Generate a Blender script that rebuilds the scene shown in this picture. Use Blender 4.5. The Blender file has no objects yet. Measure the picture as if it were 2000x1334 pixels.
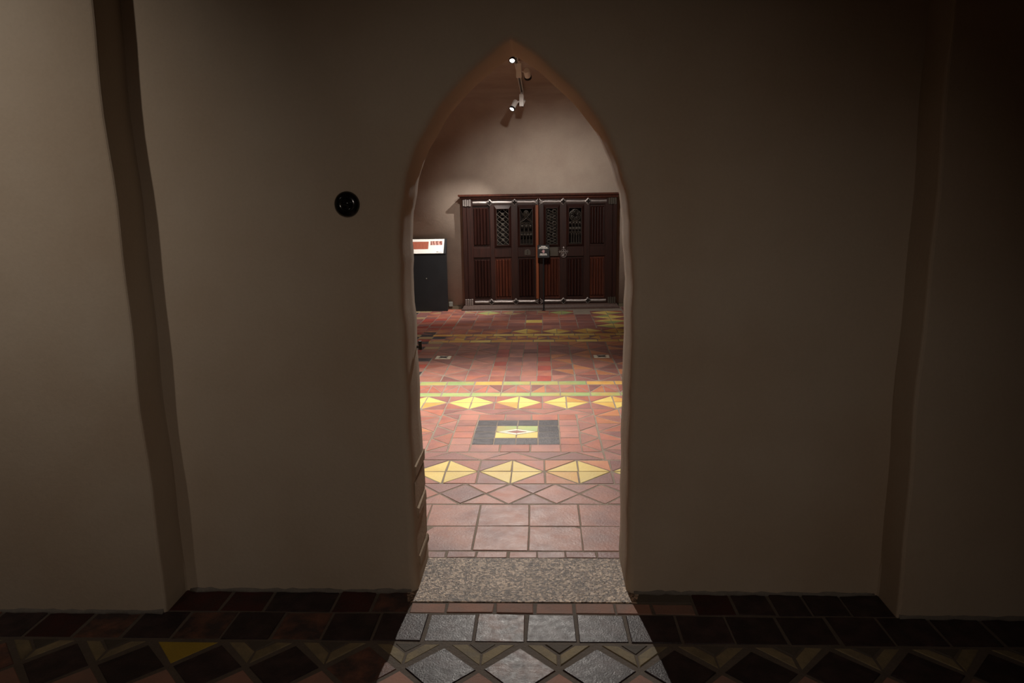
import bpy, bmesh, math, random
from mathutils import Vector, Matrix
random.seed(7)
SC = bpy.context.scene
COL = SC.collection

# ------------------------------------------------------------------ camera
FPX, CAM_H, CAM_D = 1400.0, 1.6, 2.744
PITCH, YAW, ROLL = math.radians(10.918), math.radians(2.5), math.radians(0.9)
fwd = Vector((-math.sin(YAW) * math.cos(PITCH), math.cos(YAW) * math.cos(PITCH), -math.sin(PITCH)))
rgt = Vector((math.cos(YAW), math.sin(YAW), 0))
upv = rgt.cross(fwd)
r2 = rgt * math.cos(ROLL) - upv * math.sin(ROLL)
u2 = rgt * math.sin(ROLL) + upv * math.cos(ROLL)
cd = bpy.data.cameras.new('camera')
cd.sensor_width = 36.0
cd.lens = FPX / 2000.0 * 36.0
cd.clip_start = 0.02
cam = bpy.data.objects.new('camera', cd)
m3 = Matrix((r2, u2, -fwd)).transposed()
cam.matrix_world = Matrix.Translation((0, -CAM_D, CAM_H)) @ m3.to_4x4()
COL.objects.link(cam)
SC.camera = cam

# ------------------------------------------------------------------ world, exposure, room light
w = bpy.data.worlds.new('world'); SC.world = w; w.use_nodes = True
w.node_tree.nodes['Background'].inputs[0].default_value = (0.9, 0.85, 0.8, 1)
w.node_tree.nodes['Background'].inputs[1].default_value = 0.0
SC.view_settings.view_transform = 'Standard'
SC.view_settings.look = 'None'
SC.view_settings.exposure = 0.0
SC.view_settings.gamma = 1.0
SC.view_settings.use_curve_mapping = False

def spot(name, loc, target, power, size, blend, col=(1, 0.93, 0.85), rad=0.02, parent=None):
    l = bpy.data.lights.new(name, 'SPOT')
    l.energy = power; l.spot_size = math.radians(size); l.spot_blend = blend
    l.color = col; l.shadow_soft_size = rad
    o = bpy.data.objects.new(name, l)
    COL.objects.link(o)
    o.location = loc
    d = Vector(target) - Vector(loc)
    o.rotation_euler = d.to_track_quat('-Z', 'Y').to_euler()
    if parent:
        o.parent = parent
    return o

# dim picture light of the near room, high on the left behind the viewer's shoulder
spot('wall_washer_light', (-2.1, -2.0, 2.5), (-2.5, 0.0, 1.7), 48, 90, 1.0, (1, 0.89, 0.79), 0.03)

# second, dimmer ceiling spot of the near room, behind the viewer, turned on the arch
spot('ceiling_spot_light', (0.1, -3.2, 2.2), (-0.22, 0.0, 0.35), 44, 82, 1.0, (1, 0.84, 0.72), 0.03)

# further track spot of the far room, hanging left of the archway and turned on the floor below it
spot('floor_spot_light', (-1.6, 3.3, 2.9), (-1.05, 2.6, 0.0), 420, 72, 1.0, (1, 0.92, 0.82), 0.02)

# ------------------------------------------------------------------ materials
def newmat(name):
    m = bpy.data.materials.new(name); m.use_nodes = True
    nt = m.node_tree
    return m, nt, nt.nodes['Principled BSDF']

def surf(name, col, rough=0.6, var=0.12, scale=6.0, fine=60.0, bump=0.15, bumpscale=40.0, rnd=0.25, spec=0.5, metal=0.0, rvar=0.15, tint=None, tintscale=2.5, bdist=0.004):
    """colour with two-scale mottling, random value for each object, fine relief"""
    m, nt, b = newmat(name)
    N = nt.nodes; L = nt.links
    geo = N.new('ShaderNodeNewGeometry')
    n1 = N.new('ShaderNodeTexNoise'); n1.inputs['Scale'].default_value = scale; n1.inputs['Detail'].default_value = 6; n1.inputs['Roughness'].default_value = 0.65
    n2 = N.new('ShaderNodeTexNoise'); n2.inputs['Scale'].default_value = fine; n2.inputs['Detail'].default_value = 3
    L.new(geo.outputs['Position'], n1.inputs['Vector']); L.new(geo.outputs['Position'], n2.inputs['Vector'])
    oi = N.new('ShaderNodeObjectInfo')
    base = N.new('ShaderNodeRGB'); base.outputs[0].default_value = (*col, 1)
    src = base.outputs[0]
    if tint:
        n3 = N.new('ShaderNodeTexNoise'); n3.inputs['Scale'].default_value = tintscale; n3.inputs['Detail'].default_value = 4
        L.new(geo.outputs['Position'], n3.inputs['Vector'])
        rp = N.new('ShaderNodeValToRGB'); rp.color_ramp.elements[0].position = 0.4; rp.color_ramp.elements[1].position = 0.68
        L.new(n3.outputs['Fac'], rp.inputs[0])
        mx = N.new('ShaderNodeMix'); mx.data_type = 'RGBA'
        L.new(rp.outputs[0], mx.inputs[0]); L.new(src, mx.inputs[6]); mx.inputs[7].default_value = (*tint, 1)
        src = mx.outputs[2]
    # value factor = 1 + var*(n1-.5)*2 + var*.5*(n2-.5)*2 + rnd*(random-.5)
    def math_(op, a, bb):
        n = N.new('ShaderNodeMath'); n.operation = op
        for i, v in enumerate((a, bb)):
            if isinstance(v, (int, float)): n.inputs[i].default_value = v
            else: L.new(v, n.inputs[i])
        return n.outputs[0]
    f = math_('MULTIPLY_ADD', n1.outputs['Fac'], var * 3.0)
    N[-1].inputs[2].default_value = 1.0 - var * 1.5
    g = math_('MULTIPLY_ADD', n2.outputs['Fac'], var * 1.6); N[-1].inputs[2].default_value = -var * 0.8
    f = math_('ADD', f, g)
    h = math_('MULTIPLY_ADD', oi.outputs['Random'], rnd); N[-1].inputs[2].default_value = -rnd * 0.5
    f = math_('ADD', f, h)
    hsv = N.new('ShaderNodeHueSaturation')
    L.new(src, hsv.inputs['Color']); L.new(f, hsv.inputs['Value'])
    L.new(hsv.outputs[0], b.inputs['Base Color'])
    rr = math_('MULTIPLY_ADD', n1.outputs['Fac'], rvar * 2); N[-1].inputs[2].default_value = rough - rvar
    L.new(rr, b.inputs['Roughness'])
    b.inputs['Specular IOR Level'].default_value = spec
    b.inputs['Metallic'].default_value = metal
    if bump:
        nb = N.new('ShaderNodeTexNoise'); nb.inputs['Scale'].default_value = bumpscale; nb.inputs['Detail'].default_value = 5; nb.inputs['Roughness'].default_value = 0.6
        L.new(geo.outputs['Position'], nb.inputs['Vector'])
        bp = N.new('ShaderNodeBump'); bp.inputs['Strength'].default_value = bump; bp.inputs['Distance'].default_value = bdist
        L.new(nb.outputs['Fac'], bp.inputs['Height']); L.new(bp.outputs[0], b.inputs['Normal'])
    return m

def emis(name, col, strength):
    m, nt, b = newmat(name)
    b.inputs['Base Color'].default_value = (0, 0, 0, 1)
    b.inputs['Emission Color'].default_value = (*col, 1)
    b.inputs['Emission Strength'].default_value = strength
    return m

M = {}
M['plaster'] = surf('plaster_near', (0.50, 0.42, 0.325), 0.9, 0.06, 1.6, 90, 0.35, 55, 0, 0.2, tint=(0.445, 0.35, 0.255), tintscale=1.3, rvar=0.05)
M['plaster_far'] = surf('plaster_far', (0.46, 0.375, 0.31), 0.9, 0.09, 2.4, 70, 0.3, 45, 0, 0.2, tint=(0.40, 0.315, 0.26), tintscale=2.2, rvar=0.05)
M['stone'] = surf('jamb_stone', (0.42, 0.33, 0.24), 0.9, 0.15, 9, 120, 0.7, 60, 0.25, 0.2)
M['mortar'] = surf('mortar_grey', (0.20, 0.18, 0.155), 0.95, 0.2, 14, 150, 0.7, 90, 0, 0.2)
M['grout_far'] = surf('far_floor_grout', (0.25, 0.205, 0.165), 0.85, 0.3, 8, 120, 0.7, 80, 0, 0.25)
M['grout'] = surf('floor_grout', (0.125, 0.102, 0.083), 0.85, 0.25, 8, 120, 0.7, 80, 0, 0.25)
# floor tiles of the far room
tk = dict(spec=0.38, rough=0.5, var=0.14, scale=11, fine=130, bump=0.45, bumpscale=70, rnd=0.28, rvar=0.2)
M['red'] = surf('tile_red', (0.36, 0.125, 0.078), tint=(0.27, 0.10, 0.082), tintscale=7, **tk)
M['rose'] = surf('tile_rose', (0.36, 0.15, 0.108), tint=(0.25, 0.115, 0.10), tintscale=5, **tk)
M['bigtile'] = surf('tile_big_rose', (0.38, 0.165, 0.118), tint=(0.215, 0.10, 0.088), tintscale=4.6, **tk)
M['plum'] = surf('tile_plum', (0.25, 0.10, 0.082), tint=(0.19, 0.088, 0.082), tintscale=6, **tk)
M['orange'] = surf('tile_orange', (0.47, 0.20, 0.09), tint=(0.42, 0.15, 0.08), tintscale=6, **tk)
M['brightred'] = surf('tile_brightred', (0.36, 0.07, 0.045), tint=(0.27, 0.06, 0.05), tintscale=7, **tk)
M['yellow'] = surf('tile_yellow', (0.66, 0.51, 0.15), tint=(0.62, 0.45, 0.12), tintscale=6, **{**tk, 'rnd': 0.18, 'var': 0.07})
M['amber'] = surf('tile_amber', (0.55, 0.29, 0.075), tint=(0.58, 0.37, 0.09), tintscale=5, **{**tk, 'rnd': 0.22, 'var': 0.08})
M['green'] = surf('tile_green', (0.27, 0.36, 0.14), tint=(0.42, 0.32, 0.10), tintscale=4.5, **{**tk, 'rnd': 0.2})
M['black'] = surf('tile_black', (0.035, 0.032, 0.038), tint=(0.065, 0.055, 0.06), tintscale=22, **{**tk, 'rough': 0.42, 'bump': 0.8})
M['white'] = surf('tile_white', (0.72, 0.66, 0.52), **{**tk, 'rnd': 0.05, 'var': 0.06})
M['tan'] = surf('tile_tan', (0.36, 0.25, 0.13), **tk)
# floor tiles of the near room
gk = dict(rough=0.42, var=0.35, scale=34, fine=160, bump=0.35, bumpscale=130, rnd=0.4, rvar=0.28, spec=0.24)
M['glaze'] = surf('tile_dark_glaze', (0.024, 0.016, 0.018), tint=(0.05, 0.03, 0.03), tintscale=14, **gk)
M['glaze_red'] = surf('tile_dark_red_glaze', (0.055, 0.014, 0.013), tint=(0.03, 0.014, 0.014), tintscale=10, **gk)
M['glaze_worn'] = surf('tile_worn_glaze', (0.06, 0.042, 0.042), tint=(0.19, 0.085, 0.058), tintscale=13, **gk)
M['clay'] = surf('near_clay', (0.32, 0.175, 0.13), tint=(0.24, 0.155, 0.125), tintscale=9, **{**tk, 'rough': 0.75, 'spec': 0.2})
M['chevron'] = surf('near_chevron', (0.25, 0.20, 0.115), tint=(0.19, 0.155, 0.10), tintscale=16, **{**tk, 'rough': 0.75, 'spec': 0.2, 'var': 0.25})
M['greytri'] = surf('near_grey_triangle', (0.10, 0.085, 0.07), **{**tk, 'rough': 0.75, 'spec': 0.15})
M['darkyellow'] = surf('near_yellow', (0.40, 0.28, 0.035), **{**tk, 'rough': 0.5})
# granite threshold
def granite():
    m, nt, b = newmat('granite'); N = nt.nodes; L = nt.links
    geo = N.new('ShaderNodeNewGeometry')
    v = N.new('ShaderNodeTexVoronoi'); v.inputs['Scale'].default_value = 105
    L.new(geo.outputs['Position'], v.inputs['Vector'])
    r = N.new('ShaderNodeValToRGB'); e = r.color_ramp.elements
    e[0].position = 0.1; e[0].color = (0.10, 0.066, 0.045, 1); e[1].position = 0.95; e[1].color = (0.70, 0.54, 0.40, 1)
    x = r.color_ramp.elements.new(0.55); x.color = (0.29, 0.21, 0.15, 1)
    sep = N.new('ShaderNodeSeparateColor'); L.new(v.outputs['Color'], sep.inputs[0]); L.new(sep.outputs[0], r.inputs[0])
    n = N.new('ShaderNodeTexNoise'); n.inputs['Scale'].default_value = 5; n.inputs['Detail'].default_value = 4
    L.new(geo.outputs['Position'], n.inputs['Vector'])
    hs = N.new('ShaderNodeHueSaturation'); L.new(r.outputs[0], hs.inputs['Color'])
    mm = N.new('ShaderNodeMath'); mm.operation = 'MULTIPLY_ADD'; L.new(n.outputs['Fac'], mm.inputs[0]); mm.inputs[1].default_value = 1.0; mm.inputs[2].default_value = 0.4
    L.new(mm.outputs[0], hs.inputs['Value']); L.new(hs.outputs[0], b.inputs['Base Color'])
    n2 = N.new('ShaderNodeTexNoise'); n2.inputs['Scale'].default_value = 130; n2.inputs['Detail'].default_value = 4
    L.new(geo.outputs['Position'], n2.inputs['Vector'])
    bp = N.new('ShaderNodeBump'); bp.inputs['Strength'].default_value = 0.9; bp.inputs['Distance'].default_value = 0.006
    L.new(n2.outputs['Fac'], bp.inputs['Height']); L.new(bp.outputs[0], b.inputs['Normal'])
    b.inputs['Roughness'].default_value = 0.5
    return m
M['granite'] = granite()
# wood
def wood(name, col, dark, rough=0.4, sx=26.0):
    m, nt, b = newmat(name); N = nt.nodes; L = nt.links
    tc = N.new('ShaderNodeTexCoord'); mp = N.new('ShaderNodeMapping'); mp.inputs['Scale'].default_value = (sx, sx, 1.6)
    L.new(tc.outputs['Object'], mp.inputs[0])
    n = N.new('ShaderNodeTexNoise'); n.inputs['Scale'].default_value = 1.6; n.inputs['Detail'].default_value = 5; n.inputs['Roughness'].default_value = 0.7
    L.new(mp.outputs[0], n.inputs['Vector'])
    r = N.new('ShaderNodeValToRGB'); r.color_ramp.elements[0].position = 0.32; r.color_ramp.elements[0].color = (*dark, 1)
    r.color_ramp.elements[1].position = 0.72; r.color_ramp.elements[1].color = (*col, 1)
    L.new(n.outputs['Fac'], r.inputs[0]); L.new(r.outputs[0], b.inputs['Base Color'])
    b.inputs['Roughness'].default_value = rough; b.inputs['Specular IOR Level'].default_value = 0.28
    bp = N.new('ShaderNodeBump'); bp.inputs['Strength'].default_value = 0.15; bp.inputs['Distance'].default_value = 0.003
    L.new(n.outputs['Fac'], bp.inputs['Height']); L.new(bp.outputs[0], b.inputs['Normal'])
    return m
M['wood'] = wood('oak_dark', (0.030, 0.0088, 0.006), (0.011, 0.0042, 0.0035))
M['wood_red'] = wood('oak_reddish', (0.085, 0.021, 0.010), (0.028, 0.009, 0.0065), 0.42)
M['wood_orange'] = wood('oak_orange', (0.24, 0.068, 0.024), (0.15, 0.038, 0.014), 0.45)
M['wood_grey'] = wood('oak_greyed', (0.10, 0.062, 0.050), (0.06, 0.036, 0.03), 0.55)
M['iron'] = surf('wrought_iron', (0.24, 0.21, 0.20), 0.40, 0.2, 18, 120, 0.4, 70, 0, 0.5, 0.75)
M['iron_dark'] = surf('dark_iron', (0.055, 0.045, 0.035), 0.45, 0.2, 18, 120, 0.3, 70, 0, 0.5, 0.4)
M['void'] = surf('dark_backing', (0.012, 0.009, 0.008), 0.9, 0.1, 5, 50, 0, 10, 0, 0.1)
M['blackpaint'] = surf('black_paint', (0.008, 0.009, 0.011), 0.55, 0.1, 5, 60, 0.05, 60, 0, 0.4)
M['paper'] = surf('white_print', (0.83, 0.80, 0.75), 0.5, 0.01, 5, 60, 0, 60, 0, 0.4, rvar=0)
M['ink'] = surf('grey_ink', (0.22, 0.21, 0.20), 0.6, 0.02, 5, 60, 0, 60, 0, 0.3, rvar=0)
M['pink'] = surf('pink_print', (0.62, 0.36, 0.38), 0.6, 0.02, 5, 60, 0, 60, 0, 0.3, rvar=0)
M['bakelite'] = surf('black_porcelain', (0.006, 0.006, 0.006), 0.16, 0.05, 5, 60, 0, 60, 0, 0.5, rvar=0.02)
M['whitemetal'] = surf('white_enamel', (0.84, 0.81, 0.78), 0.45, 0.03, 5, 60, 0, 60, 0, 0.4)
M['greyplastic'] = surf('grey_plastic', (0.16, 0.16, 0.14), 0.6, 0.03, 5, 60, 0, 60, 0, 0.3)
M['skirt'] = surf('brown_baseboard', (0.10, 0.078, 0.05), 0.6, 0.15, 6, 60, 0.2, 60, 0, 0.3)
M['lens'] = emis('lamp_lens', (1, 0.94, 0.86), 25)
# printed photographs on the information panel
def printed(name, c0, c1, sc, distort):
    m, nt, b = newmat(name); N = nt.nodes; L = nt.links
    tc = N.new('ShaderNodeTexCoord')
    wv = N.new('ShaderNodeTexWave'); wv.inputs['Scale'].default_value = sc; wv.inputs['Distortion'].default_value = distort; wv.inputs['Detail'].default_value = 3
    L.new(tc.outputs['Object'], wv.inputs['Vector'])
    r = N.new('ShaderNodeValToRGB'); r.color_ramp.elements[0].color = (*c0, 1); r.color_ramp.elements[1].color = (*c1, 1)
    L.new(wv.outputs['Fac'], r.inputs[0]); L.new(r.outputs[0], b.inputs['Base Color']); b.inputs['Roughness'].default_value = 0.5
    return m
M['photo_a'] = printed('photo_of_panelled_door', (0.22, 0.05, 0.03), (0.46, 0.14, 0.08), 14, 1.5)
M['photo_b'] = printed('photo_of_ironwork', (0.20, 0.06, 0.05), (0.62, 0.36, 0.30), 7, 9)

# ------------------------------------------------------------------ mesh helpers
def mesh_obj(name, bm, mat, parent=None, smooth=False, loc=None):
    bmesh.ops.recalc_face_normals(bm, faces=bm.faces)
    me = bpy.data.meshes.new(name)
    bm.to_mesh(me); bm.free()
    if smooth:
        for p in me.polygons: p.use_smooth = True
    o = bpy.data.objects.new(name, me)
    me.materials.append(M[mat])
    COL.objects.link(o)
    if loc: o.location = loc
    if parent: o.parent = parent
    return o

def empty(name, loc=(0, 0, 0), rz=0.0):
    o = bpy.data.objects.new(name, None); COL.objects.link(o)
    o.location = loc; o.rotation_euler = (0, 0, rz); o.empty_display_size = 0.1
    return o

def tag(o, label=None, cat=None, group=None, kind=None):
    if label: o['label'] = label
    if cat: o['category'] = cat
    if group: o['group'] = group
    if kind: o['kind'] = kind
    return o

def bbox(bm, x0, x1, y0, y1, z0, z1, bev=0.0):
    vs = [bm.verts.new(p) for p in ((x0, y0, z0), (x1, y0, z0), (x1, y1, z0), (x0, y1, z0), (x0, y0, z1), (x1, y0, z1), (x1, y1, z1), (x0, y1, z1))]
    fs = [bm.faces.new([vs[i] for i in f]) for f in ((0, 3, 2, 1), (4, 5, 6, 7), (0, 1, 5, 4), (1, 2, 6, 5), (2, 3, 7, 6), (3, 0, 4, 7))]
    if bev:
        ed = set()
        for f in fs: ed.update(f.edges)
        bmesh.ops.bevel(bm, geom=list(ed), offset=bev, segments=1, affect='EDGES', profile=0.5)
    return vs

def box(name, x0, x1, y0, y1, z0, z1, mat, parent=None, bev=0.0):
    bm = bmesh.new(); bbox(bm, x0, x1, y0, y1, z0, z1, bev)
    return mesh_obj(name, bm, mat, parent)

def tube(bm, pts, r, seg=6, closed=False):
    """round bar along a polyline in 3-D"""
    pts = [Vector(p) for p in pts]; n = len(pts); rings = []
    for i, p in enumerate(pts):
        if closed: t = (pts[(i + 1) % n] - pts[i - 1])
        else: t = (pts[min(i + 1, n - 1)] - pts[max(i - 1, 0)])
        t.normalize()
        a = Vector((0, 1, 0)) if abs(t.y) < 0.9 else Vector((1, 0, 0))
        s = t.cross(a).normalized(); q = t.cross(s)
        rr = r[i] if isinstance(r, (list, tuple)) else r
        rings.append([bm.verts.new(p + (s * math.cos(2 * math.pi * k / seg) + q * math.sin(2 * math.pi * k / seg)) * rr) for k in range(seg)])
    m = n if closed else n - 1
    for i in range(m):
        A, B = rings[i], rings[(i + 1) % n]
        for k in range(seg):
            bm.faces.new((A[k], A[(k + 1) % seg], B[(k + 1) % seg], B[k]))
    if not closed:
        bm.faces.new(rings[0][::-1]); bm.faces.new(rings[-1])

def lathe(bm, prof, seg=24, mat4=None):
    """profile of (radius, height) spun about local Z; mat4 places it"""
    rings = []
    for r, h in prof:
        if r < 1e-6: rings.append([bm.verts.new((0, 0, h))])
        else: rings.append([bm.verts.new((r * math.cos(2 * math.pi * k / seg), r * math.sin(2 * math.pi * k / seg), h)) for k in range(seg)])
    for A, B in zip(rings, rings[1:]):
        for k in range(seg):
            k2 = (k + 1) % seg
            if len(A) == 1 and len(B) == 1: continue
            if len(A) == 1: bm.faces.new((A[0], B[k], B[k2]))
            elif len(B) == 1: bm.faces.new((A[k], A[k2], B[0]))
            else: bm.faces.new((A[k], A[k2], B[k2], B[k]))
    if mat4 is not None:
        bmesh.ops.transform(bm, matrix=mat4, verts=[v for r in rings for v in r])

def offset_poly(poly, d):
    """shrink a convex counter-clockwise polygon by d"""
    n = len(poly); out = []
    for i in range(n):
        p0, p1, p2 = Vector(poly[i - 1]), Vector(poly[i]), Vector(poly[(i + 1) % n])
        e1 = (p1 - p0).normalized(); e2 = (p2 - p1).normalized()
        n1 = Vector((-e1.y, e1.x)); n2 = Vector((-e2.y, e2.x))
        den = 1 + n1.dot(n2)
        out.append(p1 + (n1 + n2) * (d / max(den, 0.12)))
    return out

def area(poly):
    return 0.5 * sum(poly[i][0] * poly[(i + 1) % len(poly)][1] - poly[(i + 1) % len(poly)][0] * poly[i][1] for i in range(len(poly)))

# ------------------------------------------------------------------ floors
floor_near = box('floor', -3.4, 3.2, -4.0, 0.30, -0.12, -0.0025, 'grout')
tag(floor_near, 'dark glazed tile floor of the near room', kind='structure')
floor_far = box('floor_far_room', -3.6, 3.4, 0.30, 9.0, -0.12, -0.0014, 'grout_far')
tag(floor_far, 'patterned red and yellow tile floor beyond the archway', kind='structure')

REST = {}
def piece(name, poly, mat, floor, visible=True, gap=0.004, z=0.0, jit=0.003, ch=0.002, zj=0.0008):
    if area(poly) < 0: poly = poly[::-1]
    p = [Vector((a + random.uniform(-jit, jit), b + random.uniform(-jit, jit))) for a, b in poly]
    q = offset_poly(p, gap)
    if area(q) <= 1e-5: return None
    c = sum(q, Vector((0, 0))) / len(q)
    t = offset_poly(q, ch)
    tx, ty, tz = random.uniform(-.006, .006), random.uniform(-.006, .006), z + random.uniform(-zj, zj)
    def zz(v): return tz + (v.x - c.x) * tx + (v.y - c.y) * ty
    if visible: bm = bmesh.new()
    else: bm = REST.setdefault(floor.name, (bmesh.new(), []))[0]
    off = c if visible else Vector((0, 0))
    lo = [bm.verts.new((v.x - off.x, v.y - off.y, -0.02)) for v in q]
    mi = [bm.verts.new((v.x - off.x, v.y - off.y, zz(v) - ch)) for v in q]
    hi = [bm.verts.new((v.x - off.x, v.y - off.y, zz(v))) for v in t]
    n = len(q); fs = []
    for A, B in ((lo, mi), (mi, hi)):
        for i in range(n):
            fs.append(bm.faces.new((A[i], A[(i + 1) % n], B[(i + 1) % n], B[i])))
    fs.append(bm.faces.new(hi))
    if not visible:
        ml = REST[floor.name][1]
        if mat not in ml: ml.append(mat)
        for f in fs: f.material_index = ml.index(mat)
    if visible:
        return mesh_obj(name, bm, mat, floor, loc=(c.x, c.y, 0))

def rect(x0, x1, y0, y1): return [(x0, y0), (x1, y0), (x1, y1), (x0, y1)]

# ---- near room
def near(name, poly, mat, **k):
    cy = sum(p[1] for p in poly) / len(poly); cx = sum(p[0] for p in poly) / len(poly)
    vis = -0.95 < cy and -2.75 < cx < 2.4
    piece(name, poly, mat, floor_near, vis, **{**dict(gap=0.005, ch=0.003, zj=0.0015), **k})

# course along the wall, between the two piers
for a, b, mt in ((-1.53, -1.318, 'glaze_red'), (-1.318, -1.137, 'glaze_red'), (-1.137, -0.858, 'glaze'), (-0.858, -0.70, 'glaze_red'), (-0.70, -0.545, 'glaze_worn')):
    near('tile', rect(a, b, -0.157, 0.01), mt)
for a, b, mt in ((0.60, 0.757, 'glaze_red'), (0.757, 0.912, 'glaze'), (0.912, 1.05, 'glaze'), (1.05, 1.20, 'glaze'), (1.20, 1.37, 'glaze')):
    near('tile', rect(a, b, -0.157, 0.01), mt)
near('tile', rect(0.36, 0.60, -0.075, 0.01), 'greytri')
xs = [-0.545, -0.395, -0.20, -0.04, 0.117, 0.283, 0.43, 0.60]
for i, (a, b) in enumerate(zip(xs, xs[1:])):
    near('brick', rect(a, b, -0.157, -0.078), 'clay')
# row of square glazed tiles
k = -14
while True:
    x0 = -0.072 + 0.193 * k
    if x0 > 2.9: break
    mt = {-1: 'glaze_worn', -2: 'glaze', 0: 'glaze', 1: 'glaze', 2: 'glaze'}.get(k, random.choice(['glaze', 'glaze', 'glaze', 'glaze_worn', 'glaze_red']) if k < -3 else 'glaze')
    near('tile', rect(x0, x0 + 0.193, -0.347, -0.157), mt, gap=0.0055)
    k += 1
# diagonal field
P = 0.278
for k in range(-12, 12):
    cx = -0.090 + P * k
    for j in range(0, 9):
        cy = -0.506 - P * j
        if j > 2 and not (-2.2 < cx < 2): pass
        mt = random.choice(['glaze', 'glaze', 'glaze_worn', 'glaze_red']) if cx < -0.5 else ('glaze' if cx > 0.3 else 'glaze_worn' if k in (0,) else 'glaze')
        near('tile', [(cx, cy - P / 2), (cx + P / 2, cy), (cx, cy + P / 2), (cx - P / 2, cy)], mt, gap=0.010, z=0.001)
        bx, by = cx + P / 2, cy - P / 2
        near('tile', [(bx, by - P / 2), (bx + P / 2, by), (bx, by + P / 2), (bx - P / 2, by)], 'clay', gap=0.010)
    # edge triangle between two diamonds
    bx, ty = cx + P / 2, -0.353
    h = 0.152
    if k == -5:
        near('triangle_tile', [(bx - P / 2, ty), (bx + P / 2, ty), (bx, ty - h)], 'darkyellow', gap=0.009)
    else:
        s = 0.42
        near('triangle_tile', [(bx - P / 2 * s, ty), (bx + P / 2 * s, ty), (bx, ty - h * s)], 'greytri', gap=0.003)
        near('chevron_tile', [(bx - P / 2 + 0.012, ty - 0.004), (bx - P / 2 * s, ty - 0.004), (bx, ty - h * s), (bx, ty - h + 0.012)], 'chevron', gap=0.0035)
        near('chevron_tile', [(bx + P / 2 - 0.012, ty - 0.004), (bx, ty - h + 0.012), (bx, ty - h * s), (bx + P / 2 * s, ty - 0.004)], 'chevron', gap=0.0035)

# ---- granite threshold under the arch
bm = bmesh.new()
pl = [(-0.565, -0.078), (0.375, -0.072), (0.40, 0.02), (0.36, 0.297), (-0.56, 0.297), (-0.585, 0.02)]
lo = [bm.verts.new((x, y, -0.06)) for x, y in pl]
hi = [bm.verts.new((x, y, 0.001)) for x, y in pl]
bm.faces.new(hi); bm.faces.new(lo[::-1])
for i in range(6): bm.faces.new((lo[i], lo[(i + 1) % 6], hi[(i + 1) % 6], hi[i]))
bmesh.ops.bevel(bm, geom=[e for e in bm.edges if all(v.co.z > 0 for v in e.verts)], offset=0.003, segments=2, affect='EDGES')
th = mesh_obj('trim_1', bm, 'granite')
tag(th, 'speckled granite threshold slab under the pointed arch', kind='structure')

# ---- far room: which pieces show through the archway
def far(name, poly, mat, **k):
    cx = sum(p[0] for p in poly) / len(poly); cy = sum(p[1] for p in poly) / len(poly)
    ex = max(p[0] for p in poly) - min(p[0] for p in poly)
    L_, R_ = -0.181 * (cy + 2.744), 0.118 * (cy + 2.744)
    vis = L_ - ex * .5 - .02 < cx < R_ + ex * .5 + .02
    if name == 'triangle_tile' and cy > TRI_FAR: vis = False      # only a few pixels deep from here on
    piece(name, poly, mat, floor_far, vis, **k)
def pick(*a): return random.choice(a)
XL, XR = -2.4, 2.0     # patterned field
TRI_FAR = 4.8
def rowbricks(y0, y1, joints0, pitch, mats, gap=0.004, xl=XL, xr=XR, name='brick'):
    x = joints0
    while x > xl: x -= pitch
    while x < xr:
        far(name, rect(x, x + pitch, y0, y1), pick(*mats), gap=gap)
        x += pitch
def zigzag(x0, x1, y0, y1, n, mats, gap=0.0045):
    dx = (x1 - x0) / n
    for i in range(n):
        a, b = x0 + i * dx, x0 + (i + 1) * dx; m_ = (a + b) / 2
        far('triangle_tile', [(a, y0), (b, y0), (m_, y1)], pick(*mats), gap=gap)
        far('triangle_tile', [(m_, y1), (b, y0), (b + dx / 2, y1)] if i < n - 1 else [(m_, y1), (b, y0), (b, y1)], pick(*mats), gap=gap)
    far('triangle_tile', [(x0, y0), (x0 + dx / 2, y1), (x0, y1)], pick(*mats), gap=gap)
def vzigzag(x0, x1, y0, y1, n, mats, gap=0.0045):
    dy = (y1 - y0) / n
    for i in range(n):
        a, b = y0 + i * dy, y0 + (i + 1) * dy; m_ = (a + b) / 2
        far('triangle_tile', [(x0, a), (x0, b), (x1, m_)], pick(*mats), gap=gap)
        far('triangle_tile', [(x1, m_), (x0, b), (x1, b + dy / 2 if i < n - 1 else b)], pick(*mats), gap=gap)
    far('triangle_tile', [(x0, y0), (x1, y0 + dy / 2), (x1, y0)], pick(*mats), gap=gap)
def rhombus_cell(cx, cy, hw, hh, inner, outer, gap=0.004):
    """a cell of eight triangles: four make the rhombus, four fill the corners"""
    for sx in (-1, 1):
        for sy in (-1, 1):
            far('triangle_tile', [(cx, cy), (cx + sx * hw, cy), (cx, cy + sy * hh)], pick(*inner), gap=gap)
            far('triangle_tile', [(cx + sx * hw, cy), (cx + sx * hw, cy + sy * hh), (cx, cy + sy * hh)], pick(*outer), gap=gap)

RED = ('red', 'rose', 'red', 'rose', 'plum')
# brick course behind the threshold, two rows of big squares
xs = [-1.05, -0.90, -0.75, -0.60, -0.456, -0.316, -0.168, -0.034, 0.097, 0.24, 0.38, 0.52, 0.66, 0.8]
for a, b in zip(xs, xs[1:]): far('brick', rect(a, b, 0.298, 0.362), pick('rose', 'plum', 'rose'))
xs = [-1.66, -1.40, -1.135, -0.868, -0.605, -0.34, -0.0765, 0.182, 0.445, 0.71, 0.97, 1.24]
for a, b in zip(xs, xs[1:]):
    far('tile', rect(a, b, 0.366, 0.628), 'bigtile', gap=0.0035)
    far('tile', rect(a, b, 0.628, 0.892), 'bigtile', gap=0.0035)
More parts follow.
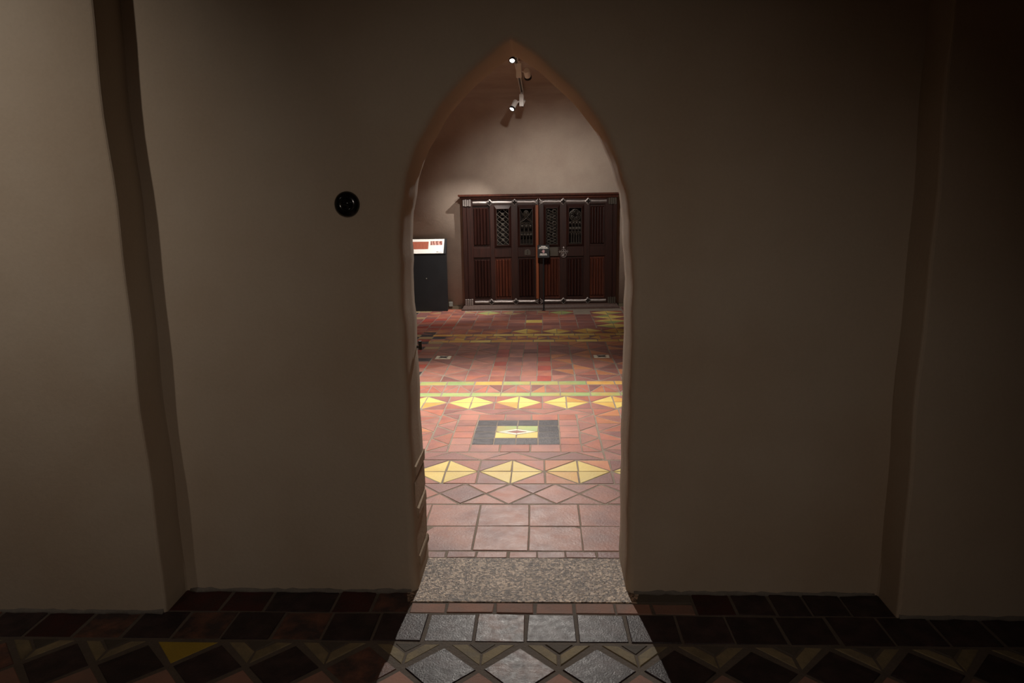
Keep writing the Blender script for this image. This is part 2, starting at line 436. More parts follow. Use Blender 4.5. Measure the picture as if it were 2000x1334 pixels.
# diagonal squares
y0, y1 = 0.897, 1.180; ym = (y0 + y1) / 2
for k in range(-6, 6):
    cx = -0.325 + 0.262 * k + 0.131; hw = 0.131
    far('tile', [(cx, y0), (cx + hw, ym), (cx, y1), (cx - hw, ym)], pick('rose', 'plum', 'red'), gap=0.006)
    far('triangle_tile', [(cx, y0), (cx + 2 * hw, y0), (cx + hw, ym)], pick('rose', 'plum'), gap=0.006)
    far('triangle_tile', [(cx, y1), (cx + hw, ym), (cx + 2 * hw, y1)], pick('rose', 'plum'), gap=0.006)
# first row of yellow rhombi
for k, inn in ((-4, ('yellow',)), (-3, ('yellow',)), (-2, ('yellow',)), (-1, ('yellow',)), (0, ('yellow',)), (1, ('yellow', 'yellow', 'amber')), (2, ('yellow', 'amber')), (3, ('yellow',))):
    rhombus_cell(-0.194 + 0.402 * k, 1.377, 0.201, 0.194, inn, ('red', 'plum', 'rose', 'red') if k < 1 else ('plum', 'red', 'orange'), gap=0.0042)
# framed square with the black and green centre
OX0, OX1, OY0, OY1 = -0.782, 0.390, 1.574, 2.718
IX0, IX1, IY0, IY1 = -0.636, 0.252, 1.724, 2.576
BX0, BX1, BY0, BY1 = -0.490, 0.113, 1.872, 2.424
TR = ('rose', 'red', 'rose', 'plum')
zigzag(OX0, OX1, OY0, IY0, 3, TR, 0.0055)
zigzag(OX0, OX1, IY1, OY1, 3, TR, 0.0055)
vzigzag(OX0, IX0, IY0, IY1, 3, TR, 0.0065)
vzigzag(OX1, IX1, IY0, IY1, 3, TR, 0.0065)
nx = [IX0, BX0, BX0 + .201, BX0 + .402, BX1, IX1]
for a, b in zip(nx, nx[1:]):
    far('brick', rect(a, b, IY0, BY0), pick('red', 'rose', 'red', 'rose'))
    far('brick', rect(a, b, BY1, IY1), pick('red', 'rose', 'red', 'rose'))
for i in range(4):
    ya, yb = BY0 + i * (BY1 - BY0) / 4, BY0 + (i + 1) * (BY1 - BY0) / 4
    far('brick', rect(IX0, BX0, ya, yb), pick('red', 'rose', 'red', 'rose'))
    far('brick', rect(BX1, IX1, ya, yb), pick('red', 'rose', 'red', 'rose'))
dx, dy = (BX1 - BX0) / 4, (BY1 - BY0) / 4
for i in range(4):
    for j in range(4):
        if 0 < i < 3 and 0 < j < 3: continue
        if j in (1, 2) and i in (0, 3): pass
        far('tile', rect(BX0 + i * dx, BX0 + (i + 1) * dx, BY0 + j * dy, BY0 + (j + 1) * dy), 'black', gap=0.003, z=-0.0005)
gx0, gx1, gy0, gy1 = BX0 + dx, BX1 - dx, BY0 + dy, BY1 - dy
gxm, gym = (gx0 + gx1) / 2, (gy0 + gy1) / 2
vh = (gy1 - gy0) * 0.235
for sx, xe in ((-1, gx0), (1, gx1)):
    for sy, ye in ((-1, gy0), (1, gy1)):
        far('tile', [(xe, gym), (xe, ye), (gxm, ye), (gxm, gym + sy * vh)], pick('green', 'green', 'yellow'), gap=0.003)
hx = (gx1 - gx0) / 2 * 0.96
for sx in (-1, 1):
    for sy in (-1, 1):
        far('white_tile', [(gxm + sx * hx, gym), (gxm, gym + sy * vh), (gxm, gym + sy * vh * .48), (gxm + sx * hx * .5, gym)], 'white', gap=0.0012, ch=0.001, jit=0.0005)
far('tile', [(gxm - hx * .48, gym), (gxm, gym - vh * .46), (gxm + hx * .48, gym), (gxm, gym + vh * .46)], 'plum', gap=0.0012, ch=0.001)
# columns left and right of the framed square
for xa, xb, mats in ((-1.172, OX0, ('rose', 'red', 'rose', 'orange')), (OX1, 0.785, ('red', 'plum', 'red', 'orange', 'rose')), (0.785, 1.18, RED), (-1.57, -1.172, RED)):
    n = 3
    for i in range(n):
        ya, yb = OY0 + i * (OY1 - OY0) / n, OY0 + (i + 1) * (OY1 - OY0) / n
        rhombus_cell((xa + xb) / 2, (ya + yb) / 2, (xb - xa) / 2, (yb - ya) / 2, mats, mats, gap=0.0045)
# second row of yellow rhombi
for k in range(-4, 5):
    rhombus_cell(-0.200 + 0.388 * k, 2.914, 0.194, 0.190, ('yellow', 'yellow', 'yellow', 'amber'), ('red', 'rose', 'plum') if k < 1 else ('red', 'plum', 'rose'), gap=0.0045)
# green course, red triangles, green course
rowbricks(3.108, 3.222, -0.107, 0.2545, ('green', 'green', 'amber', 'green'), 0.005)
for k in range(-9, 7):
    cx = -0.235 + 0.2545 * k
    for sx in (-1, 1):
        xa, xb = sorted((cx, cx + sx * .12725))
        if sx < 0:
            far('triangle_tile', [(xa, 3.226), (xb, 3.226), (xb, 3.484)], pick('rose', 'red', 'rose', 'orange'), gap=0.0045)
            far('triangle_tile', [(xa, 3.226), (xb, 3.484), (xa, 3.484)], pick('rose', 'plum', 'red'), gap=0.0045)
        else:
            far('triangle_tile', [(xa, 3.226), (xb, 3.226), (xa, 3.484)], pick('rose', 'red', 'rose'), gap=0.0045)
            far('triangle_tile', [(xb, 3.226), (xb, 3.484), (xa, 3.484)], pick('rose', 'plum', 'red'), gap=0.0045)
rowbricks(3.490, 3.618, -0.113, 0.2525, ('green', 'green', 'amber', 'green'), 0.005, xl=-1.2)
# middle carpet: two smooth columns between two red columns
for i in range(9):
    ya, yb = 3.624 + i * 0.2085, 3.624 + (i + 1) * 0.2085
    for a, b in ((-0.360, -0.209), (-0.209, -0.058)): far('tile', rect(a, b, ya, yb), pick('rose', 'plum', 'rose'), gap=0.003)
    for a, b in ((-0.500, -0.360), (-0.058, 0.083)): far('tile', rect(a, b, ya, yb), pick('red', 'brightred', 'red'), gap=0.0045)
# star panels
def star_panel(x0, x1, sx, sy, mats):
    nxp = max(1, round((x1 - x0) / 0.22)); nyp = 8
    dxx, dyy = (x1 - x0) / nxp, (5.50 - 3.624) / nyp
    for i in range(nxp):
        for j in range(nyp):
            xa, ya = x0 + i * dxx, 3.624 + j * dyy
            if sx is not None and xa <= sx < xa + dxx and ya <= sy < ya + dyy:
                s_ = 0.082; cx, cy = xa + dxx / 2, ya + dyy / 2
                R_ = rect(cx - s_, cx + s_, cy - s_, cy + s_)
                far('star_tile', R_, 'white', gap=0.002)
                star = []
                for q in range(16):
                    rr = (0.066 if q % 4 == 2 else 0.028 if q % 4 == 0 else 0.036)
                    star.append((cx + rr * math.cos(q * math.pi / 8), cy + rr * math.sin(q * math.pi / 8)))
                bms = bmesh.new()
                hv = [bms.verts.new((x - cx, y - cy, 0.0046)) for x, y in star]; lv = [bms.verts.new((x - cx, y - cy, 0.0)) for x, y in star]
                bms.faces.new(hv)
                for q in range(16): bms.faces.new((lv[q], lv[(q + 1) % 16], hv[(q + 1) % 16], hv[q]))
                mesh_obj('star_inlay', bms, 'black', floor_far, loc=(cx, cy, 0))
                far('brick', rect(xa, xa + dxx, ya, cy - s_), pick('orange', 'red')); far('brick', rect(xa, xa + dxx, cy + s_, ya + dyy), 'red')
                far('brick', rect(xa, cx - s_, cy - s_, cy + s_), 'red'); far('brick', rect(cx + s_, xa + dxx, cy - s_, cy + s_), 'red')
                continue
            if (i + j) % 2:
                far('triangle_tile', [(xa, ya), (xa + dxx, ya), (xa, ya + dyy)], pick(*mats), gap=0.0055)
                far('triangle_tile', [(xa + dxx, ya), (xa + dxx, ya + dyy), (xa, ya + dyy)], pick(*mats), gap=0.0055)
            else:
                far('triangle_tile', [(xa, ya), (xa + dxx, ya), (xa + dxx, ya + dyy)], pick(*mats), gap=0.0055)
                far('triangle_tile', [(xa, ya), (xa + dxx, ya + dyy), (xa, ya + dyy)], pick(*mats), gap=0.0055)
star_panel(-1.168, -0.500, -1.02, 4.58, ('rose', 'plum', 'red', 'rose'))
star_panel(0.083, 0.94, 0.62, 4.62, ('plum', 'red', 'plum', 'rose', 'orange'))
star_panel(0.94, 1.6, None, 0, ('plum', 'red', 'plum'))
# yellow courses with rhombi between them
rowbricks(5.506, 5.640, -0.11, 0.251, ('amber', 'amber', 'yellow'), 0.004, xl=-1.16)
for k in range(-4, 6):
    rhombus_cell(-0.06 + 0.251 * k, 5.775, 0.1255, 0.130, ('amber', 'orange'), ('red', 'plum', 'amber'), gap=0.004)
rowbricks(5.910, 6.030, -0.11, 0.251, ('amber', 'yellow', 'yellow'), 0.004, xl=-1.16)
for k in range(-3, 5):
    rhombus_cell(-0.20 + 0.38 * k, 6.22, 0.19, 0.185, ('yellow', 'yellow', 'amber') if k > -1 else ('orange', 'red'), ('red', 'plum'), gap=0.004)
# plain field towards the door with a yellow sliver, yellow rhombi column on the right
y = 6.412
for j in range(5):
    x = -1.165 + (0.0 if j % 2 else -0.0)
    while x < 0.70:
        far('tile', rect(x, min(x + 0.233, 0.70), y, y + 0.235), 'yellow' if (j == 2 and -0.25 < x < -0.1) else pick('red', 'plum', 'plum', 'rose'), gap=0.004)
        x += 0.233
    y += 0.235
for j in range(4):
    rhombus_cell(0.94, 6.60 + 0.375 * j, 0.24, 0.185, ('yellow', 'yellow', 'green'), ('plum', 'red'), gap=0.004)
for k in range(-2, 4):
    rhombus_cell(-0.80 + 0.36 * k, 7.78, 0.18, 0.19, ('green',) if k in (0, 3) else ('tan', 'plum', 'rose'), ('plum', 'red'), gap=0.004)
# brick field on the left
y = 3.10; j = 0
while y < 8.2:
    x = -1.172 - 0.0 ; i = 0
    hrow = 0.155
    while x > XL:
        mt = pick('brightred', 'red', 'black', 'tan', 'black', 'brightred') if y < 6.2 else (pick('brightred', 'red', 'red', 'plum') if i < 3 else pick('plum', 'black', 'tan', 'plum'))
        if i == 0 and j % 2 == 0 and y < 6: mt = pick('red', 'brightred', 'rose')
        far('brick', rect(x - 0.17, x, y, y + hrow), mt, gap=0.004)
        x -= 0.17; i += 1
    y += hrow; j += 1
# quiet remainder of the room, away from the archway's view
def filler(x0, x1, y0, y1, s=0.26):
    ny = max(1, round((y1 - y0) / s)); nx_ = max(1, round((x1 - x0) / s))
    for i in range(nx_):
        for j in range(ny):
            piece('tile', rect(x0 + i * (x1 - x0) / nx_, x0 + (i + 1) * (x1 - x0) / nx_, y0 + j * (y1 - y0) / ny, y0 + (j + 1) * (y1 - y0) / ny), pick('red', 'rose', 'plum'), floor_far, False)
filler(1.65, 3.4, 0.36, 8.3); filler(-3.6, -1.85, 0.36, 3.08); filler(-3.6, -2.42, 3.1, 8.2); filler(1.2, 1.65, 5.5, 8.3)
rn = {}
for fn, (bm_, ml) in REST.items():
    o = mesh_obj('tile_field', bm_, ml[0], bpy.data.objects[fn]); o['kind'] = 'stuff'
    for mt in ml[1:]: o.data.materials.append(M[mt])

# ------------------------------------------------------------------ the wall with the pointed arch
ARCH_L = [(-0.536, -0.05), (-0.536, 0.054), (-0.539, 0.282), (-0.541, 0.611), (-0.543, 0.901), (-0.546, 1.129), (-0.549, 1.289), (-0.547, 1.408), (-0.540, 1.534), (-0.524, 1.640), (-0.506, 1.712), (-0.481, 1.780), (-0.451, 1.842), (-0.406, 1.913), (-0.348, 1.986), (-0.284, 2.051), (-0.212, 2.112), (-0.135, 2.165)]
ARCH_T = [(-0.104, 2.182)]
ARCH_R = [(-0.072, 2.163), (0.004, 2.110), (0.081, 2.041), (0.147, 1.974), (0.201, 1.904), (0.244, 1.837), (0.277, 1.767), (0.301, 1.698), (0.318, 1.627), (0.332, 1.521), (0.342, 1.377), (0.347, 1.280), (0.347, 1.121), (0.345, 0.897), (0.343, 0.717), (0.342, 0.361), (0.341, 0.060), (0.341, -0.05)]
def dens(pts, n=3):
    out = []
    for i in range(len(pts) - 1):
        p0 = Vector(pts[max(i - 1, 0)]); p1 = Vector(pts[i]); p2 = Vector(pts[i + 1]); p3 = Vector(pts[min(i + 2, len(pts) - 1)])
        for s in range(n):
            t = s / n
            out.append(0.5 * ((2 * p1) + (-p0 + p2) * t + (2 * p0 - 5 * p1 + 4 * p2 - p3) * t * t + (-p0 + 3 * p1 - 3 * p2 + p3) * t ** 3))
    out.append(Vector(pts[-1]))
    return out
LEFT = dens(ARCH_L + ARCH_T); RIGHT = dens(ARCH_T + ARCH_R)
prof = LEFT + RIGHT[1:]
prof = [Vector((p.x + 0.0022 * math.sin(p.y * 23 + p.x * 9) + 0.0016 * math.sin(p.y * 51), p.y)) for p in prof]
def outward(pr):
    o = []
    for i in range(len(pr)):
        t = (pr[min(i + 1, len(pr) - 1)] - pr[max(i - 1, 0)]).normalized()
        n = Vector((-t.y, t.x))
        o.append(n)
    return o
nrm = outward(prof)
WX0, WX1, WZ1, TH = -3.3, 3.1, 3.3, 0.315
RB = 0.030; RK = 0.016
steps = [(RB, 0.0)] + [(RB * (1 - math.sin(a)), RB * (1 - math.cos(a))) for a in [math.radians(q) for q in (22.5, 45, 67.5, 90)]] + [(0.0, 0.12), (0.0, 0.22)] + [(RK * (1 - math.cos(a)), TH - RK * (1 - math.sin(a))) for a in [math.radians(q) for q in (0, 30, 60, 90)]]
bm = bmesh.new()
rows = [[bm.verts.new((p.x + n.x * o_, d_, p.y + n.y * o_)) for p, n in zip(prof, nrm)] for o_, d_ in steps]
for A, B in zip(rows, rows[1:]):
    for i in range(len(A) - 1): bm.faces.new((A[i], A[i + 1], B[i + 1], B[i]))
for f in bm.faces: f.smooth = True
def ring(row, y):
    c = [bm.verts.new(p) for p in ((WX1, y, -0.05), (WX1, y, WZ1), (WX0, y, WZ1), (WX0, y, -0.05))]
    # split into simple strips: left part, right part
    top = len(LEFT) - 1
    a = [c[3]] + row[:top + 1]
    tl = bm.verts.new((row[top].co.x, y, WZ1))
    bm.faces.new(row[:top + 1] + [tl, c[2], c[3]])
    bm.faces.new(row[top:] + [c[0], c[1], tl])
    return c, tl
c1, t1 = ring(rows[0], 0.0); c2, t2 = ring(rows[-1], TH)
bm.faces.new((c1[0], c2[0], c2[1], c1[1])); bm.faces.new((c1[2], c2[2], c2[3], c1[3])); bm.faces.new((c1[1], c2[1], t2, t1)); bm.faces.new((t1, t2, c2[2], c1[2]))
wall = mesh_obj('wall_front', bm, 'plaster')
tag(wall, 'plastered wall with a pointed arch doorway', kind='structure')

# dressed stones showing in the left jamb
zc = [0.004, 0.075, 0.125, 0.29, 0.345, 0.47, 0.53]
for i, (za, zb) in enumerate(zip(zc, zc[1:])):
    pr = [0.002, 0.009, 0.003, 0.010, 0.003, 0.007][i]
    bm = bmesh.new()
    bbox(bm, -0.56, -0.539 + pr, 0.050 + 0.03 * (i % 2), TH - 0.006 - 0.02 * (i % 3 == 0), za + 0.004, zb - 0.004, 0.005)
    for v in bm.verts:
        v.co.x += random.uniform(-.002, .002); v.co.z += random.uniform(-.006, .006); v.co.y += random.uniform(-.008, .003)
    mesh_obj('stone_block', bm, 'stone', wall)
# iron pintle in the left jamb
bm = bmesh.new(); tube(bm, [(-0.56, 0.285, 0.995), (-0.528, 0.285, 0.995)], 0.006, 8); tube(bm, [(-0.531, 0.285, 0.982), (-0.531, 0.285, 1.020)], 0.007, 8)
mesh_obj('hinge_pintle', bm, 'iron_dark', wall)['label'] = 'black iron hinge pintle'

# piers at both sides
def pier(name, xa, xb, yf, label):
    bm = bmesh.new()
    nz = 34; r = 0.012
    inner = xa if name.endswith('right') else xb
    s = 1 if name.endswith('right') else -1
    cols = []
    for i in range(nz + 1):
        z = -0.05 + i * (3.35 / nz)
        wob = 0.004 * math.sin(z * 5.3) + 0.003 * math.sin(z * 11.7 + 1)
        if name.endswith('left'):
            wob += -0.006 * max(0, z - 0.6) + 0.010 * max(0, z - 2.1) * 3
        x = inner + wob
        pts = [(inner + wob * .6 - s * 0.012 * (z < 0.1), 0.02), (x, -0.01)] + [(x + s * r * (1 - math.cos(a)), yf + r * (1 - math.sin(a))) for a in (0, .52, 1.05, 1.57)] + [(xb if s > 0 else xa, yf), (xb if s > 0 else xa, 0.02)]
        cols.append([bm.verts.new((px, py, z)) for px, py in pts])
    n = len(cols[0])
    for A, B in zip(cols, cols[1:]):
        for k_ in range(n): bm.faces.new((A[k_], A[(k_ + 1) % n], B[(k_ + 1) % n], B[k_]))
    bm.faces.new(cols[0]); bm.faces.new(cols[-1])
    for f in bm.faces: f.smooth = False
    o = mesh_obj(name, bm, 'plaster'); tag(o, label, kind='structure')
    return o
pl_ = pier('wall_pier_left', -3.3, -1.528, -0.172, 'plastered pier at the left of the arch')
pr_ = pier('wall_pier_right', 1.36, 3.1, -0.163, 'plastered pier at the right of the arch')

# rough mortar fillet along the foot of wall and piers
def fillet(pts, parent):
    bm = bmesh.new(); prev = None
    for (x, y), nx_, ny_ in pts:
        h = random.uniform(0.010, 0.022); d = random.uniform(0.010, 0.022)
        v = [bm.verts.new((x, y, -0.004)), bm.verts.new((x + nx_ * d, y + ny_ * d, -0.004)), bm.verts.new((x + nx_ * d * .4, y + ny_ * d * .4, h * .55)), bm.verts.new((x, y, h))]
        if prev:
            for k_ in range(4): bm.faces.new((prev[k_], prev[(k_ + 1) % 4], v[(k_ + 1) % 4], v[k_]))
        else: bm.faces.new(v)
        prev = v
    bm.faces.new(prev)
    mesh_obj('mortar_fillet', bm, 'mortar', parent, smooth=True)
def line(x0, x1, y, n): return [((x0 + (x1 - x0) * i / n, y), 0, -1) for i in range(n + 1)]
fillet(line(-1.51, -0.56, 0.004, 30), wall); fillet(line(0.37, 1.35, 0.004, 30), wall)
fillet(line(-3.2, -1.535, -0.168, 40), pl_); fillet(line(1.37, 3.0, -0.159, 40), pr_)

# ------------------------------------------------------------------ rest of both rooms
def shell(name, *a, mat='plaster', label=None):
    o = box(name, *a, mat); tag(o, label, kind='structure'); return o
shell('wall_left', -3.5, -3.3, -4.0, 0.0, -0.1, 3.3, label='left wall of the near room')
shell('wall_right', 3.1, 3.3, -4.0, 0.0, -0.1, 3.3, label='right wall of the near room')
shell('wall_back', -3.5, 3.3, -4.0, -3.8, -0.1, 3.3, label='back wall of the near room')
shell('ceiling', -3.5, 3.3, -4.0, 0.0, 3.3, 3.4, label='ceiling of the near room')
shell('wall_far_left', -3.8, -3.6, TH, 9.2, -0.1, 3.2, mat='plaster_far', label='left wall of the far room')
shell('wall_far_right', 3.4, 3.6, TH, 9.2, -0.1, 3.2, mat='plaster_far', label='right wall of the far room')
DA = math.radians(3.0); DY = 8.15
# far wall with a coved turn into the ceiling
ZC = 3.03
bm = bmesh.new(); RC = 0.65
sec = [(0.17, -0.05), (0.17, ZC - RC)] + [(0.17 - RC * (1 - math.cos(a)), ZC - RC + RC * math.sin(a)) for a in [math.radians(q) for q in (10, 20, 30, 40, 50, 60, 70, 80, 90)]] + [(-1.4, ZC), (-8.4, ZC), (-8.4, ZC + .12), (0.32, ZC + .12), (0.32, -0.05)]
ca, sa = math.cos(DA), math.sin(DA)
rows = []
for X in (-3.75, 3.75):
    rows.append([])
    for y_, z_ in sec:
        wy = DY + y_ + X * math.tan(DA) if y_ > -5 else TH - 0.02
        rows[-1].append(bm.verts.new((X, wy, z_)))
n = len(sec)
for k_ in range(n): bm.faces.new((rows[0][k_], rows[0][(k_ + 1) % n], rows[1][(k_ + 1) % n], rows[1][k_]))
for r_ in rows: bm.faces.new(r_)
for f in bm.faces:
    f.smooth = f.calc_center_median().z > 1.0 and len(f.verts) == 4 and abs(f.normal.x) < .5 and f.calc_center_median().y > 6 and f.calc_center_median().z < ZC + .001
fw = mesh_obj('wall_far', bm, 'plaster_far'); tag(fw, 'far plaster wall turning in a cove into the ceiling', kind='structure')

# ------------------------------------------------------------------ the carved double door
def door_builder():
    D = empty('carved_double_door', (0, DY, 0), DA)
    tag(D, 'dark carved wooden double door with iron straps and tracery grilles on the far wall', 'door')
    # frame
    for xa, xb in ((-1.185, -1.125), (1.065, 1.125)):
        box('frame_post', xa, xb, -0.004, 0.168, 0.07, 1.665, 'wood', D, 0.004)
    # cornice with stepped moulding
    bm = bmesh.new()
    pr = [(0.168, 1.655), (0.0, 1.655), (-0.012, 1.668), (-0.022, 1.672), (-0.024, 1.690), (-0.045, 1.702), (-0.058, 1.708), (-0.060, 1.735), (0.168, 1.735)]
    ends = []
    for s in (-1, 1):
        c = []
        for y_, z_ in pr:
            ext = max(0.0, -y_)
            c.append(bm.verts.new(((-1.185 - ext) if s < 0 else (1.125 + ext * .6), y_, z_)))
        ends.append(c)
    for k_ in range(len(pr)): bm.faces.new((ends[0][k_], ends[0][(k_ + 1) % len(pr)], ends[1][(k_ + 1) % len(pr)], ends[1][k_]))
    for e_ in ends: bm.faces.new(e_)
    mesh_obj('cornice', bm, 'wood_red', D)
    # plinth
    bm = bmesh.new(); pts = []
    for z_, e_, y_ in ((0.0, 0.05, -0.055), (0.022, 0.05, -0.055), (0.026, 0.035, -0.045), (0.062, 0.02, -0.03), (0.078, 0.0, -0.006)):
        pts.append([bm.verts.new(p) for p in ((-1.185 - e_, y_, z_), (1.125 + e_, y_, z_), (1.125 + e_, 0.165, z_), (-1.185 - e_, 0.165, z_))])
    for A, B in zip(pts, pts[1:]):
        for k_ in range(4): bm.faces.new((A[k_], A[(k_ + 1) % 4], B[(k_ + 1) % 4], B[k_]))
    bm.faces.new(pts[0]); bm.faces.new(pts[-1])
    mesh_obj('plinth', bm, 'wood_grey', D)
    box('backing_board', -1.12, 1.06, 0.125, 0.165, 0.08, 1.655, 'void', D)

    def leaf(x0, x1, ups, lows, stiles):
        Lf = None
        bm = bmesh.new()
        ZB, ZT = 0.082, 1.655
        for a, b in stiles: bbox(bm, a, b, 0.0, 0.05, ZB, ZT, 0.003)
        for (sa_, sb_) in zip(stiles, stiles[1:]):
            a, b = sa_[1] - 0.001, sb_[0] + 0.001
            for za, zb in ((ZB, 0.16), (0.80, 0.948), (1.57, ZT)): bbox(bm, a, b, 0.001, 0.05, za, zb, 0.003)
        Lf = mesh_obj('door_leaf', bm, 'wood', D)
        for (sa_, sb_), kind_, lowm in zip(zip(stiles, stiles[1:]), ups, lows):
            a, b = sa_[1], sb_[0]
            linen(a, b, 0.16, 0.80, lowm, Lf)
            if kind_ == 'linen': linen(a, b, 0.948, 1.57, 'wood', Lf)
            else: grille(a, b, 0.948, 1.57, kind_, Lf)
        return Lf

    def linen(a, b, z0, z1, mat, par):
        """linenfold: vertical folds with soft round ridges, flat margin around"""
        bm = bmesh.new()
        nf = 5; mg = 0.012
        xs_ = [a, a + mg]; ys_ = [0.03, 0.03]
        wd = (b - a - 2 * mg) / nf
        for f in range(nf):
            for t, h in ((0.0, 0.0), (0.12, 0.016), (0.3, 0.024), (0.5, 0.018), (0.62, 0.021), (0.82, 0.024), (0.93, 0.012), (1.0, 0.0)):
                if f and t == 0.0: continue
                xs_.append(a + mg + (f + t) * wd); ys_.append(0.03 - h)
        xs_.append(b); ys_.append(0.03)
        levels = [(z0, 0.0), (z0 + 0.03, 0.0), (z0 + 0.045, 1.0), (z1 - 0.045, 1.0), (z1 - 0.03, 0.0), (z1, 0.0)]
        g = [[bm.verts.new((x, 0.03 + (y_ - 0.03) * k_, z)) for x, y_ in zip(xs_, ys_)] for z, k_ in levels]
        for A, B in zip(g, g[1:]):
            for i in range(len(A) - 1): bm.faces.new((A[i], A[i + 1], B[i + 1], B[i]))
        e = [bm.verts.new(p) for p in ((a, 0.045, z0), (b, 0.045, z0), (b, 0.045, z1), (a, 0.045, z1))]
        bm.faces.new(e)
        bm.faces.new([e[0], e[1]] + g[0][::-1]); bm.faces.new([e[3], e[2]] + g[-1][::-1])
        bm.faces.new([e[0], e[3]] + [r_[0] for r_ in g][::-1]); bm.faces.new([e[1], e[2]] + [r_[-1] for r_ in g][::-1])
        mesh_obj('linenfold_panel', bm, mat, par)

    def grille(a, b, z0, z1, kind_, par):
        # proud bevelled surround
        ot = (a - 0.004, b + 0.004, z0 - 0.002, z1 + 0.002)
        it = (a + 0.030, b - 0.030, z0 + 0.030, z1 - 0.048)
        F = -0.030
        op = (a + 0.036, b - 0.036, z0 + 0.036, z1 - 0.054)
        bm = bmesh.new()
        def rc(q, y_): return [bm.verts.new(p) for p in ((q[0], y_, q[2]), (q[1], y_, q[2]), (q[1], y_, q[3]), (q[0], y_, q[3]))]
        R0 = rc(ot, 0.0); R1 = rc(it, F); R2 = rc(op, F); R3 = rc(op, 0.05); R4 = rc(ot, 0.05)
        for A, B in ((R0, R1), (R1, R2), (R2, R3), (R3, R4), (R4, R0)):
            for k_ in range(4): bm.faces.new((A[k_], A[(k_ + 1) % 4], B[(k_ + 1) % 4], B[k_]))
        fr = mesh_obj('grille_frame', bm, 'wood', par)
        xa, xb, za, zb = op; W, Hh = xb - xa, zb - za; cx = (xa + xb) / 2
        Y = 0.006; r = 0.0038
        bm = bmesh.new()
        def ln(*p): tube(bm, [(xa + q[0] * W, Y, za + q[1] * Hh) for q in p], r, 5)
        def arc(c, rad, a0, a1, n_=10, closed=False):
            pts_ = [(xa + c[0] * W + rad * math.cos(a0 + (a1 - a0) * i / n_), Y, za + c[1] * Hh + rad * math.sin(a0 + (a1 - a0) * i / n_)) for i in range(n_ if closed else n_ + 1)]
            tube(bm, pts_, r, 5, closed)
        def lancets(v0, v1, n_):
            for i in range(n_):
                x0_, x1_ = i / n_, (i + 1) / n_; m_ = (x0_ + x1_) / 2
                ln((x0_, v0), (x0_, v1 - 0.06), (x0_ + (m_ - x0_) * .35, v1 - 0.025), (m_, v1), (x1_ - (x1_ - m_) * .35, v1 - 0.025), (x1_, v1 - 0.06), (x1_, v0))
        def quatre(c, rad):
            for q in range(4):
                a_ = q * math.pi / 2 + math.pi / 4
                arc((c[0] + math.cos(a_) * rad * .5 / W, c[1] + math.sin(a_) * rad * .5 / Hh), rad * .45, 0, 2 * math.pi, 8, True)
        if kind_ == 'lattice':
            n_ = 7
            for i in range(-2, n_ + 1):
                v = i / n_
                for (p0, p1) in (((0, v), (1, v + 2 / n_)), ((1, v), (0, v + 2 / n_))):
                    t0, t1 = 0.0, 1.0
                    dv = p1[1] - p0[1]
                    if p0[1] < 0: t0 = -p0[1] / dv
                    if p1[1] > 1: t1 = (1 - p0[1]) / dv
                    if t1 - t0 > 0.05:
                        f_ = lambda t: (p0[0] + (p1[0] - p0[0]) * t, p0[1] + dv * t)
                        ln(f_(t0), f_(t1))
            for i in range(n_):
                quatre((0.5, (i + 0.0) / n_ + 0.0715 * 0), W * .12) if i else None
        elif kind_ == 'flame':
            n_ = 6
            for s in (1, -1):
                for ph in (0.0, 0.5):
                    pts_ = []
                    for i in range(0, 37):
                        v = i / 36
                        pts_.append((0.5 + s * 0.46 * math.sin((v * 3 + ph * .5) * 2 * math.pi), v))
                    ln(*pts_)
            for i in range(n_):
                c_ = (0.5 + (0.22 if i % 2 else -0.22), (i + 0.5) / n_)
                arc(c_, W * .17, 0, 2 * math.pi, 10, True)
                arc((1 - c_[0], c_[1]), W * .10, 0.5, 4.6, 8)
        elif kind_ == 'lancet':
            arc((0.5, 0.88), W * .20, 0, 2 * math.pi, 12, True); quatre((0.5, 0.88), W * .16)
            ln((0.0, 0.62), (0.25, 0.72), (0.5, 0.80), (0.75, 0.72), (1, 0.62)); ln((0.0, 0.98), (0.2, 0.86), (0.5, 0.74), (0.8, 0.66), (1, 0.63)); ln((1.0, 0.98), (0.8, 0.86), (0.5, 0.74), (0.2, 0.66), (0, 0.63))
            ln((0, 0.61), (1, 0.61)); ln((0, 0.345), (1, 0.345)); ln((0, 0.02), (1, 0.02))
            lancets(0.345, 0.60, 3); lancets(0.02, 0.335, 4)
            for i in range(3): quatre(((i + .5) / 3, 0.52), W * .10)
            for i in range(4): quatre(((i + .5) / 4, 0.28), W * .07)
        else:  # rose
            arc((0.5, 0.80), W * .46, 0, 2 * math.pi, 20, True)
            for q in range(5):
                a_ = q * 2 * math.pi / 5 + .3
                ca_ = (0.5 + math.cos(a_) * .25, 0.80 + math.sin(a_) * .25 * W / Hh)
                arc(ca_, W * .20, a_ - 2.2, a_ + 1.4, 10); arc(ca_, W * .09, 0, 2 * math.pi, 8, True)
            ln((0, 0.62), (1, 0.62)); ln((0, 0.34), (1, 0.34)); ln((0, 0.03), (1, 0.03))
            lancets(0.34, 0.60, 4); lancets(0.03, 0.33, 5)
            for i in range(4): quatre(((i + .5) / 4, 0.44), W * .09); quatre(((i + .5) / 4, 0.60), W * .07)
        # rim
        ln((0, 0), (1, 0), (1, 1), (0, 1), (0, 0))
        mesh_obj('tracery_grille', bm, 'iron_dark', par)

    LL = leaf(-1.122, -0.047, ('linen', 'lattice', 'lancet'), ('wood', 'wood_red', 'wood'), [(-1.122, -1.035), (-0.778, -0.712), (-0.462, -0.362), (-0.105, -0.047)])
